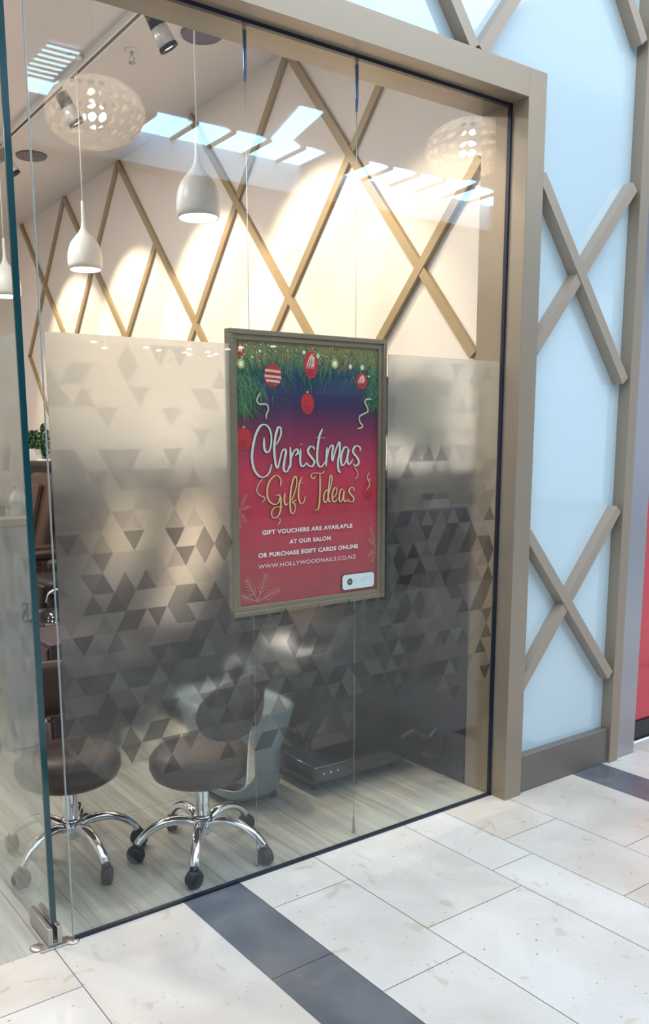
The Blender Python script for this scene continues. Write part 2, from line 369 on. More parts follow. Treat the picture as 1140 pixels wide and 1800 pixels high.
# ------------------------------------------------------------------ salon wall lattice
wl = thing('wall_lattice', 'golden brown diagonal bars crossing the cream side wall inside the salon', 'lattice', (.03, 0, 0))
IB = [((1.47, 3.47), (2.8, 1.86)), ((1.47, 3.47), (.17, 1.86)), ((.44, 3.46), (1.80, 1.90)), ((2.47, 3.46), (1.12, 1.86)), ((3.505, 3.47), (4.85, 1.88)), ((3.505, 3.47), (2.13, 1.86)),
      ((2.967, 2.838), (3.80, 1.9)), ((4.525, 3.475), (3.15, 1.9)), ((4.525, 3.475), (5.53, 2.33)), ((5.555, 3.475), (4.2, 1.9)), ((5.53, 2.34), (5.10, 1.80)), ((.16, 2.62), (.80, 1.92))]
for i, (a, c) in enumerate(IB):
    bm = B(); beam(bm, (0, a[0], a[1]), (0, c[0], c[1]), .042, (.018, .0225)[i % 2]+(.003 if i == 11 else 0), (-1, 0, 0)); obj('bar', bm, M_BARIN, wl)
# dark wainscot with ledge
bm = B(); box(bm, .0, .0299, .15, 7.55, 0, 1.36); box(bm, -.10, .0299, .15, 7.55, 1.345, 1.385, .004); structure(obj('trim_4', bm, M_WAINS))

# ------------------------------------------------------------------ poster
M_POSTER = bpy.data.materials.new('poster_print'); M_POSTER.use_nodes = True; n = M_POSTER.node_tree.nodes; L = M_POSTER.node_tree.links; b = n['Principled BSDF']
tc = n.new('ShaderNodeTexCoord'); sp = n.new('ShaderNodeSeparateXYZ'); L.new(tc.outputs['Object'], sp.inputs[0])
mr = n.new('ShaderNodeMapRange'); mr.inputs[1].default_value = -.45; mr.inputs[2].default_value = .45; L.new(sp.outputs['Z'], mr.inputs[0])
r = n.new('ShaderNodeValToRGB'); e = r.color_ramp.elements
st = [(0, (.38, .05, .06)), (.25, (.52, .055, .075)), (.5, (.56, .045, .08)), (.62, (.30, .035, .08)), (.75, (.06, .03, .09)), (.88, (.02, .06, .13)), (.95, (.14, .14, .07)), (1, (.42, .32, .14))]
while len(e) < len(st): e.new(.5)
for el, (p, c) in zip(e, st): el.position = p; el.color = (*c, 1)
L.new(mr.outputs[0], r.inputs[0])
t = n.new('ShaderNodeTexNoise'); t.inputs['Scale'].default_value = 9; L.new(tc.outputs['Object'], t.inputs['Vector'])
r2 = n.new('ShaderNodeValToRGB'); r2.color_ramp.elements[0].color = (.78, .78, .78, 1); r2.color_ramp.elements[1].color = (1.2, 1.2, 1.2, 1); L.new(t.outputs[0], r2.inputs[0])
mx = n.new('ShaderNodeMix'); mx.data_type = 'RGBA'; mx.blend_type = 'MULTIPLY'; mx.inputs['Factor'].default_value = 1
L.new(r.outputs[0], mx.inputs['A']); L.new(r2.outputs[0], mx.inputs['B']); L.new(mx.outputs['Result'], b.inputs['Base Color']); b.inputs['Roughness'].default_value = .35
ps = thing('framed_poster', 'large red Christmas gift poster in brown frame hanging behind the shop window', 'poster', (-.93, .04, 1.4))
HX, HZ, FWD = .337, .470, .034
bm = B()
for (off, dep, w) in ((0, 0, .016), (.013, .006, .020)):
    a, c = HX-off, HZ-off
    y0, y1 = (-.014 if off == 0 else -.008), .012
    box(bm, -a, a, y0, y1, c-w, c, .002); box(bm, -a, a, y0, y1, -c, -c+w, .002)
    box(bm, -a, -a+w, y0, y1, -c+w, c-w, .002); box(bm, a-w, a, y0, y1, -c+w, c-w, .002)
obj('frame', bm, mat('bronze_frame', (.27, .21, .14), .4, metal=.3), ps)
bm = B(); box(bm, -HX+.03, HX-.03, 0, .008, -HZ+.03, HZ-.03); pp = obj('poster_sheet', bm, M_POSTER, ps)
LAY = [0.0]
def layer():
    LAY[0] += .0004; return -LAY[0]
def flatpoly(bm, P, y, mi=0):
    try: bm.faces.new([bm.verts.new((a, y, c)) for a, c in P]).material_index = mi
    except ValueError: pass
RC_ = [0]
def ribbon(bm, P, w, y, taper=True, mi=0, contrast=.0):
    RC_[0] = (RC_[0]+1) % 12; y = y-RC_[0]*1.2e-5
    Q = smooth_pts([(a, 0, c) for a, c in P], 6); n_ = len(Q); rows = []
    for i, p in enumerate(Q):
        d = Q[min(i+1, n_-1)]-Q[max(i-1, 0)]
        if d.length < 1e-9: d = Vector((1, 0, 0))
        d.normalize(); s = Vector((-d.z, 0, d.x))
        k = w*(1-contrast+contrast*abs(d.z)**.8*(1 if d.z < 0 else .55))
        if taper: k *= min(1, .45+.2*min(i, n_-1-i))
        y -= 1.2e-6
        rows.append((bm.verts.new((p.x+s.x*k/2, y, p.z+s.z*k/2)), bm.verts.new((p.x-s.x*k/2, y, p.z-s.z*k/2))))
    for (a, b_), (c, d) in zip(rows, rows[1:]):
        try: bm.faces.new((a, b_, d, c)).material_index = mi
        except ValueError: pass
def disc(bm, x, z, rx, rz, y, mi=0, seg=32):
    flatpoly(bm, [(x+rx*math.cos(2*pi*k/seg), z+rz*math.sin(2*pi*k/seg)) for k in range(seg)], y, mi)
IX, IZ = HX-.034, HZ-.034
rnd = random.Random(11)
# pine needles
M_PINE = [mat('pine_'+k, c, .5) for k, c in (('dark', (.006, .05, .03)), ('mid', (.03, .14, .06)), ('light', (.12, .25, .09)), ('gold', (.32, .25, .07)), ('teal', (.01, .08, .08)))]
bm = B(); y = layer()
for i in range(1500):
    q = rnd.random()
    if q < .42: x = -IX+abs(rnd.gauss(0, .05)); z = rnd.uniform(.22, IZ)
    elif q < .60: x = IX-abs(rnd.gauss(0, .03)); z = rnd.uniform(.24, IZ)
    else: x = rnd.uniform(-IX, IX); z = IZ-abs(rnd.gauss(0, .055))
    z = min(z, IZ-.002); x = max(-IX+.002, min(IX-.002, x))
    a = -pi/2+rnd.gauss(0, .45)+(0.25 if x < 0 else -.25); l = rnd.uniform(.035, .075)
    x2, z2 = x+l*math.cos(a), z+l*math.sin(a); x2 = max(-IX, min(IX, x2))
    mi = rnd.choice((0, 1, 2, 2, 4)) if z < IZ-.05 else rnd.choice((3, 3, 2, 3, 1))
    w = .0016; flatpoly(bm, [(x-w, z), (x+w, z), (x2, z2)], y-rnd.random()*.0003, mi)
LAY[0] += .0004
obj('pine_branches', bm, M_PINE, pp, keep=True, label='printed green pine branches', kind='stuff')
# baubles
MB = [mat('bauble_red', (.55, .03, .04), .4), mat('bauble_cream', (.75, .55, .42), .5), mat('bauble_shade', (.42, .02, .035), .5), mat('bauble_cap', (.5, .4, .3), .4)]
y = layer(); y2 = layer()-.0001
for (x, z, rx, rz, kind) in ((-.158, .329, .036, .036, 's'), (.001, .371, .029, .047, 't'), (-.297+.02, .122, .031, .036, 'p'), (-.015, .24, .028, .036, 'p'), (.228, .323, .025, .027, 't'), (.268, -.067, .032, .036, 'p'), (-.285, .405, .014, .018, 't')):
    bm = B(); disc(bm, x, z, rx, rz, y, 0); disc(bm, x-rx*.1, z-rz*.45, rx*.55, rz*.35, y2, 2)
    if kind == 'p': flatpoly(bm, [(x-.005, z+rz), (x+.005, z+rz), (x+.005, z+rz+.006), (x-.005, z+rz+.006)], y2, 3)
    if kind == 's':
        for dz in (.35, -.55, -.15):
            hw = rx*math.sqrt(1-dz*dz)*.95; flatpoly(bm, [(x-hw, z+dz*rz), (x+hw, z+dz*rz-.004), (x+hw*.9, z+dz*rz+.004), (x-hw, z+dz*rz+.008)], y2-.0001, 1)
    if kind == 't':
        for k in (-.55, -.1, .35, .7): ribbon(bm, [(x+rx*.1, z+rz*.75), (x+k*rx*.6, z+rz*.3), (x+(k-.35)*rx*.75, z-rz*.3)], .005, y2-.0001, True, 1)
    obj('bauble', bm, MB, pp, keep=True, label={'s': 'red bauble with broad cream stripes', 't': 'red bauble with cream swirls', 'p': 'plain red bauble'}[kind])
LAY[0] += .0003
# fairy lights
ML = [mat('light_core', (.80, .95, 1), .5), mat('light_glow', (.55, .45, .08), .5), mat('light_green', (.6, .75, .35), .5), mat('light_pink', (.8, .3, .3), .5)]
y = layer(); y2 = layer()
for (x, z, r_, a, c) in ((-.284, .362, .015, 1, 0), (.104, .378, .016, 1, 0), (.174, .371, .009, 3, 0), (.229, .370, .009, 2, 2), (.03, .40, .007, 2, 2), (-.03, .41, .006, 0, 0), (-.21, .405, .005, 2, 0), (-.24, .385, .004, 2, 0), (.26, .34, .004, 2, 2)):
    bm = B(); disc(bm, x, z, r_, r_*1.05, y, a, 20); disc(bm, x, z, r_*.5, r_*.55, y2, c, 16); obj('fairy_light', bm, ML, pp, keep=True)
bm = B()
for k in range(170):
    x = rnd.uniform(-IX+.01, IX-.01); z = IZ-.004-abs(rnd.gauss(0, .03)); s = rnd.uniform(.0008, .0025); disc(bm, x, z, s, s, y2, rnd.choice((1, 1, 2, 0)), 6)
obj('glitter', bm, ML, pp, keep=True, label='printed golden glitter', kind='stuff')
M_SNOW = mat('pale_snowflake', (.62, .30, .20), .5)
y = layer()
def flake(cx, cz, ends, w):
    bm = B()
    for (ex, ez) in ends:
        ribbon(bm, [(cx, cz), (ex, ez)], w, y, False)
        for k in (.3, .45, .6, .75, .88):
            px_, pz_ = cx+(ex-cx)*k, cz+(ez-cz)*k; l = math.hypot(ex-cx, ez-cz)*.28*(1.15-k*.6); a0 = math.atan2(ez-cz, ex-cx)
            for sg in (-.75, .75):
                qx, qz = px_+l*math.cos(a0+sg), pz_+l*math.sin(a0+sg)
                if abs(qx) < IX and abs(qz) < IZ: ribbon(bm, [(px_, pz_), (qx, qz)], w*.8, y, False)
    obj('snowflake', bm, M_SNOW, pp, keep=True)
flake(-.232, -.425, [(-.279, -.343), (-.197, -.331), (-.14, -.391), (-.300, -.399)], .0024)
flake(-.300, -.11, [(-.272, -.06), (-.262, -.10), (-.275, -.15), (-.300, -.17)], .0016)
flake(.300, -.28, [(.262, -.245), (.272, -.20), (.262, -.31), (.28, -.335)], .0016)
M_SILV = mat('silver_lettering', (.66, .69, .62), .45); M_GOLD = mat('gold_lettering', (.80, .62, .25), .4); M_SHAD = mat('lettering_shadow', (.14, .02, .03), .6)
STROKES = {'christmas': [[(-0.199, 0.126), (-0.198, 0.091), (-0.187, 0.077), (-0.174, 0.091), (-0.169, 0.127), (-0.177, 0.156), (-0.195, 0.169), (-0.214, 0.163), (-0.232, 0.135), (-0.244, 0.095), (-0.248, 0.056), (-0.239, 0.02), (-0.219, -0.001), (-0.197, -0.003), (-0.179, 0.011), (-0.169, 0.038)], [(-0.149, 0.102), (-0.132, 0.131), (-0.13, 0.156), (-0.141, 0.159), (-0.153, 0.127), (-0.158, 0.084), (-0.153, 0.04), (-0.145, 0.025), (-0.138, 0.043), (-0.126, 0.079), (-0.115, 0.087), (-0.11, 0.076), (-0.117, 0.046), (-0.12, 0.02), (-0.111, 0.011), (-0.102, 0.016), (-0.093, 0.038)], [(-0.092, 0.094), (-0.09, 0.06), (-0.092, 0.023)], [(-0.091, 0.042), (-0.085, 0.064), (-0.073, 0.082), (-0.062, 0.086), (-0.059, 0.073), (-0.071, 0.066)], [(-0.047, 0.088), (-0.05, 0.052), (-0.046, 0.032), (-0.036, 0.028), (-0.022, 0.04)], [(-0.048, 0.102), (-0.039, 0.103)], [(0.012, 0.083), (0.007, 0.093), (-0.007, 0.094), (-0.016, 0.082), (-0.012, 0.069), (0.002, 0.055), (0.012, 0.042), (0.002, 0.027), (-0.015, 0.031), (-0.021, 0.04)], [(0.048, 0.155), (0.034, 0.13), (0.026, 0.089), (0.024, 0.051), (0.031, 0.028), (0.046, 0.026), (0.059, 0.043)], [(0.016, 0.125), (0.058, 0.124)], [(0.068, 0.092), (0.065, 0.058), (0.063, 0.025)], [(0.064, 0.042), (0.075, 0.081), (0.087, 0.098), (0.095, 0.092), (0.09, 0.065), (0.093, 0.044), (0.102, 0.069), (0.115, 0.099), (0.124, 0.107), (0.125, 0.076), (0.117, 0.038), (0.12, 0.01), (0.13, 0.002)], [(0.165, 0.087), (0.147, 0.091), (0.133, 0.064), (0.131, 0.037), (0.14, 0.027), (0.155, 0.045), (0.166, 0.085), (0.16, 0.052), (0.164, 0.033), (0.173, 0.032), (0.186, 0.048)], [(0.219, 0.075), (0.22, 0.088), (0.209, 0.094), (0.196, 0.093), (0.186, 0.079), (0.191, 0.067), (0.206, 0.053), (0.214, 0.036), (0.201, 0.024), (0.186, 0.032)]], 'gift': [[(-0.135, -0.039), (-0.132, -0.019), (-0.143, -0.002), (-0.161, -0.003), (-0.182, -0.024), (-0.19, -0.057), (-0.183, -0.083), (-0.163, -0.097), (-0.144, -0.093), (-0.136, -0.071)], [(-0.155, -0.066), (-0.137, -0.069), (-0.133, -0.093), (-0.138, -0.127), (-0.154, -0.143), (-0.17, -0.138), (-0.17, -0.118), (-0.154, -0.107), (-0.122, -0.109)], [(-0.115, -0.06), (-0.119, -0.086), (-0.112, -0.102), (-0.101, -0.095)], [(-0.119, -0.046), (-0.113, -0.046)], [(-0.091, -0.091), (-0.075, -0.062), (-0.065, -0.028), (-0.069, -0.006), (-0.081, -0.017), (-0.091, -0.054), (-0.095, -0.095), (-0.092, -0.125), (-0.082, -0.133), (-0.073, -0.119), (-0.075, -0.1), (-0.084, -0.094), (-0.065, -0.085)], [(-0.043, -0.007), (-0.056, -0.04), (-0.057, -0.082), (-0.047, -0.101), (-0.035, -0.094), (-0.03, -0.075)], [(-0.061, -0.029), (-0.032, -0.03)], [(0.016, -0.008), (0.007, -0.016), (-0.003, -0.01), (0.002, 0.002), (0.021, 0.003), (0.046, 0.002), (0.055, 0.01)], [(0.036, 0.001), (0.036, -0.051), (0.033, -0.101), (0.026, -0.124), (0.009, -0.125)], [(0.076, -0.064), (0.065, -0.058), (0.053, -0.075), (0.053, -0.094), (0.063, -0.101), (0.072, -0.08), (0.087, -0.034), (0.09, -0.012), (0.082, -0.008), (0.077, -0.033), (0.072, -0.076), (0.077, -0.099), (0.087, -0.098)], [(0.092, -0.088), (0.107, -0.077), (0.112, -0.056), (0.102, -0.052), (0.092, -0.069), (0.092, -0.092), (0.102, -0.102), (0.115, -0.089)], [(0.143, -0.059), (0.13, -0.059), (0.123, -0.082), (0.125, -0.1), (0.135, -0.098), (0.145, -0.063), (0.143, -0.091), (0.151, -0.103), (0.161, -0.095)], [(0.193, -0.067), (0.189, -0.055), (0.176, -0.054), (0.168, -0.064), (0.174, -0.076), (0.189, -0.089), (0.188, -0.102), (0.171, -0.104), (0.163, -0.095)]], 'streamer': [[(-0.212, 0.271), (-0.222, 0.258), (-0.225, 0.244), (-0.215, 0.235), (-0.193, 0.236), (-0.182, 0.229), (-0.181, 0.215), (-0.188, 0.204), (-0.19, 0.186)], [(0.273, 0.26), (0.249, 0.26), (0.24, 0.249), (0.253, 0.229), (0.253, 0.216), (0.232, 0.207), (0.215, 0.198), (0.217, 0.18), (0.229, 0.168), (0.226, 0.16), (0.205, 0.156)], [(-0.206, -0.009), (-0.224, -0.027), (-0.231, -0.048), (-0.221, -0.063), (-0.198, -0.075), (-0.212, -0.089)], [(-0.14, -0.145), (-0.137, -0.157), (-0.15, -0.169)], [(0.191, 0.022), (0.207, 0.002), (0.207, -0.014), (0.196, -0.022)], [(0.264, 0.0), (0.254, -0.019), (0.265, -0.044), (0.252, -0.065)]]}
bm = B(); y = layer()
for k, w in (('christmas', .0095), ('gift', .0065)):
    for s in STROKES[k]: ribbon(bm, [(a+.0012, c-.0014) for a, c in s], w, y, True, contrast=.6)
obj('lettering_shadow', bm, M_SHAD, pp, keep=True)
for k, w, m_ in (('christmas', .0095, M_SILV), ('gift', .0065, M_GOLD)):
    bm = B(); y = layer()
    for s in STROKES[k]: ribbon(bm, s, w, y, True, contrast=.6)
    obj('script_lettering', bm, m_, pp, keep=True, label='silver script Christmas' if k == 'christmas' else 'gold script Gift Ideas')
y = layer(); M_STR = mat('champagne_streamer', (.62, .50, .40), .4)
for i, s in enumerate(STROKES['streamer']): bm = B(); ribbon(bm, s, .006 if i < 2 else .004, y, True); obj('streamer', bm, M_STR, pp, keep=True)
M_TXT = mat('white_lettering', (.92, .84, .82), .5)
y = layer(); RX = Matrix.Rotation(pi/2, 4, 'X')
for s, x, z, sz, wd, bd in (('GIFT VOUCHERS ARE AVAILABLE', -.014, -.1975, .020, .396, .0007), ('AT OUR SALON', -.008, -.236, .020, .182, .0007), ('OR PURCHASE EGIFT CARDS ONLINE', -.009, -.2745, .020, .440, .0007), ('WWW.HOLLYWOODNAILS.CO.NZ', -.014, -.3125, .020, .430, 0)):
    bm = text_bm(s, sz, Matrix.Translation((x, y, z)) @ RX, bd, wd, spacing=1.1); obj('printed_line', bm, M_TXT, pp, keep=True, label='white printed line of capitals')
bm = B(); y = layer(); y2 = layer(); y3 = layer()
def rrect(bm, x0, x1, z0, z1, r_, y, mi):
    P_ = []
    for cx, cz, a0 in ((x1-r_, z1-r_, 0), (x0+r_, z1-r_, pi/2), (x0+r_, z0+r_, pi), (x1-r_, z0+r_, 1.5*pi)):
        for k in range(7): P_.append((cx+r_*math.cos(a0+k*pi/12), cz+r_*math.sin(a0+k*pi/12)))
    flatpoly(bm, P_, y, mi)
rrect(bm, .135, .291, -.427, -.368, .012, y, 1); rrect(bm, .137, .289, -.425, -.370, .012, y2, 0)
disc(bm, .172, -.397, .0125, .0125, y3, 2, 24); disc(bm, .172, -.397, .006, .006, y3-.0002, 3, 24)
for s in ([(.228, -.385), (.230, -.40), (.240, -.402)], [(.238, -.391), (.252, -.389), (.275, -.388)], [(.24, -.39), (.239, -.400)], [(.274, -.383), (.273, -.390)], [(.192, -.394), (.21, -.395)]):
    ribbon(bm, s, .0012, y3, False, 4)
obj('white_tag', bm, [mat('tag_white', (.80, .88, .90), .4), mat('tag_edge', (.05, .03, .06), .5), mat('tag_seal', (.05, .035, .02), .4), mat('tag_seal_centre', (.35, .28, .2), .4), mat('tag_script', (.45, .55, .56), .5)], pp, keep=True, label='white rounded tag with small dark seal')

# display cables
def cable(x, y, label):
    t_ = thing('display_cable', label, 'cable', (x, y, 0), group='wires holding the poster')
    bm = B(); tube(bm, [(0, 0, .03), (0, 0, CZ-.02)], .0012, 6); obj('wire', bm, M_SATIN, t_)
    bm = B(); lathe(bm, [(.0, .0), (.008, 0), (.008, .012), (.005, .016), (.0045, .06), (.002, .075), (0, .075)], 16); obj('floor_fixing', bm, M_SATIN, t_)
    bm = B(); lathe(bm, [(.0, 2.62), (.004, 2.62), (.006, 2.66), (.006, CZ), (0, CZ)], 16); obj('top_fixing', bm, mat('blue_steel', (.12, .2, .35), .3, metal=.8), t_)
cable(-1.165, .062, 'thin steel display wire behind the left half of the poster')
cable(-.713, .06, 'thin steel display wire behind the right half of the poster')

# ------------------------------------------------------------------ ceiling fittings
def pendant(loc, label):
    t_ = thing('pendant_lamp', label, 'pendant lamp', loc, group='white bell pendants over the stools')
    bm = B(); pr_ = [(.0845, 0), (.091, .03), (.0915, .065), (.086, .10), (.073, .135), (.05, .165), (.028, .19), (.015, .213), (.010, .24), (.009, .30), (.0085, .345), (0, .345)]
    inn = [(max(r_-.004, 0.001), z+.001) for r_, z in pr_[:9]]
    lathe(bm, inn[::-1]+pr_, 40, cap=False); obj('shade', bm, M_WHITE, t_)
    bm = B(); lathe(bm, [(0, .012), (.080, .012), (.080, .016), (0, .016)], 32, cap=False); obj('diffuser', bm, M_BULB, t_, label='glowing round diffuser')
    bm = B(); tube(bm, [(0, 0, .34), (0, 0, CZ-loc[2])], .0035, 8); obj('cord', bm, M_WHITE, t_)
    bm = B(); lathe(bm, [(0, CZ-loc[2]-.02), (.03, CZ-loc[2]-.02), (.03, CZ-loc[2])], 24); obj('ceiling_rose', bm, M_WHITE, t_)
    l = bpy.data.lights.new('pendant_bulb', 'SPOT'); l.energy = 9; l.spot_size = 2.6; l.spot_blend = .5; l.color = (1, .93, .84); l.shadow_soft_size = .06
    o = bpy.data.objects.new('pendant_bulb', l); o.location = (0, 0, -.01); COL.objects.link(o); o.parent = t_
pendant((-.865, .885, 2.43), 'white bell pendant lamp nearest the header, largest of the row')
pendant((-.853, 2.107, 2.43), 'white bell pendant lamp in the middle of the row')
pendant((-.95, 3.12, 2.43), 'white bell pendant lamp farthest back, seen through the open door glass')

tr = thing('track_rail', 'dark slim lighting track running along the salon ceiling', 'lighting track', (-.8, 0, CZ))
bm = B(); box(bm, -.018, .018, .3, 4.6, -.035, 0); obj('rail', bm, M_WHITE, tr)
bm = B(); box(bm, -.008, .008, .4, 4.6, -.0365, -.0345); obj('slot', bm, M_BLACK, tr, label='black slot')
def spot(y, label, tgt, power=SPOT_POWER):
    t_ = thing('track_spotlight', label, 'spotlight', (-.8, y, CZ-.035), group='silver spotlights on the ceiling track')
    bm = B(); box(bm, -.015, .015, -.05, .05, -.025, 0, .003); tube(bm, [(0, 0, -.02), (0, 0, -.10)], .007, 10); obj('bracket', bm, M_WHITE, t_)
    c = Vector((0, 0, -.14)); d = (Vector(tgt)-Vector((-.8, y, CZ-.175))).normalized(); q = d.to_track_quat('Z', 'Y').to_matrix().to_4x4()
    Mx = Matrix.Translation(c) @ q
    bm = B(); lathe(bm, [(.038, -.015), (.042, .065)], 28, Mx); obj('body', bm, mat('spot_silver', (.7, .7, .7), .3, metal=.4), t_)
    bm = B(); lathe(bm, [(.0, -.085), (.034, -.085), (.037, -.0151)], 28, Mx, mi=0); obj('heat_sink', bm, M_BLACK, t_, label='black finned back')
    bm = B(); lathe(bm, [(.043, .063), (.044, .080), (.034, .080), (.034, .063)], 28, Mx, cap=False); obj('bezel', bm, M_BLACK, t_, label='black front ring')
    bm = B(); lathe(bm, [(0, .067), (.034, .067), (.034, .070), (0, .070)], 24, Mx, cap=False); obj('lens', bm, M_BULB, t_, label='glowing lens')
    l = bpy.data.lights.new('spot_beam', 'SPOT'); l.energy = power; l.spot_size = math.radians(74); l.spot_blend = .35; l.color = (1, .80, .56); l.shadow_soft_size = .03
    o = bpy.data.objects.new('spot_beam', l); COL.objects.link(o); o.parent = t_; o.location = c+d*.09
    o.rotation_euler = d.to_track_quat('-Z', 'Y').to_euler()
spot(.42, 'added silver track spotlight closest to the glass, out of sight above the header', (.03, .42, 1.35), 38)  # extra unseen spot added to brighten the near wall and jamb
spot(1.29, 'silver track spotlight highest in view, just under the header', (.03, 1.15, 1.85))
spot(2.35, 'silver track spotlight beside the middle pendant cord', (.03, 2.2, 1.85))
spot(3.40, 'silver track spotlight third in view, deep in the salon', (.03, 3.3, 1.85))
spot(4.45, 'silver track spotlight farthest from the shop window', (.03, 4.4, 1.85))
bm = B(); lathe(bm, [(0, -.004), (.08, -.004), (.10, -.012), (.105, 0)], 36, Matrix.Translation((-.43, 1.554, CZ)))
tag(obj('ceiling_speaker', bm, mat('grey_grille', (.16, .15, .2), .6)), 'round grey ceiling speaker beside the nearest pendant cord', 'ceiling speaker', 'round grey ceiling speakers')
bm = B(); lathe(bm, [(0, -.004), (.08, -.004), (.10, -.012), (.105, 0)], 36, Matrix.Translation((-.527, 3.71, CZ)))
tag(obj('ceiling_speaker', bm, mat('grey_grille_paler', (.20, .18, .2), .6)), 'round grey ceiling speaker farther back, near the open door edge', 'ceiling speaker', 'round grey ceiling speakers')  # slightly paler grey than the nearer grille
sk = thing('sprinkler_head', 'small metal fire sprinkler on the salon ceiling', 'sprinkler', (-.638, 1.905, CZ))
bm = B(); lathe(bm, [(0, -.006), (.035, -.006), (.038, 0)], 24); obj('rosette', bm, M_WHITE, sk)
bm = B(); lathe(bm, [(.007, -.03), (.007, -.006)], 12); tube(bm, [(-.012, 0, -.03), (-.01, 0, -.05), (0, 0, -.058)], .002, 6); tube(bm, [(.012, 0, -.03), (.01, 0, -.05), (0, 0, -.058)], .002, 6)
lathe(bm, [(0, -.062), (.018, -.060), (.018, -.058), (0, -.057)], 16); obj('deflector', bm, M_SATIN, sk)
# ceiling lights added out of sight to give the salon its ambient light
for i, (x, y, nm) in enumerate(((-2.6, 1.2, 'over the doorway'), (-2.6, 3.4, 'over the reception desk'), (-1.9, 2.3, 'left of the track rail'), (-2.6, 5.8, 'at the back of the salon'))):
    t_ = thing('added_downlight', 'added round ceiling light '+nm, 'downlight', (x, y, CZ), group='added ceiling lights')
    bm = B(); lathe(bm, [(.13, 0), (.15, -.008), (.16, 0)], 32, cap=False); obj('trim_ring', bm, M_WHITE, t_)
    bm = B(); lathe(bm, [(0, -.003), (.13, -.003)], 32, cap=False); obj('diffuser', bm, M_BULB, t_)
    a_ = area('salon_fill', (x, y, CZ-.012), .24, .24, SALON_POWER, (1, .94, .88)); a_.data.shape = 'DISK'
bm = B(); box(bm, -2.9, -1.9, .3, .31, .1, .11); bm.free()

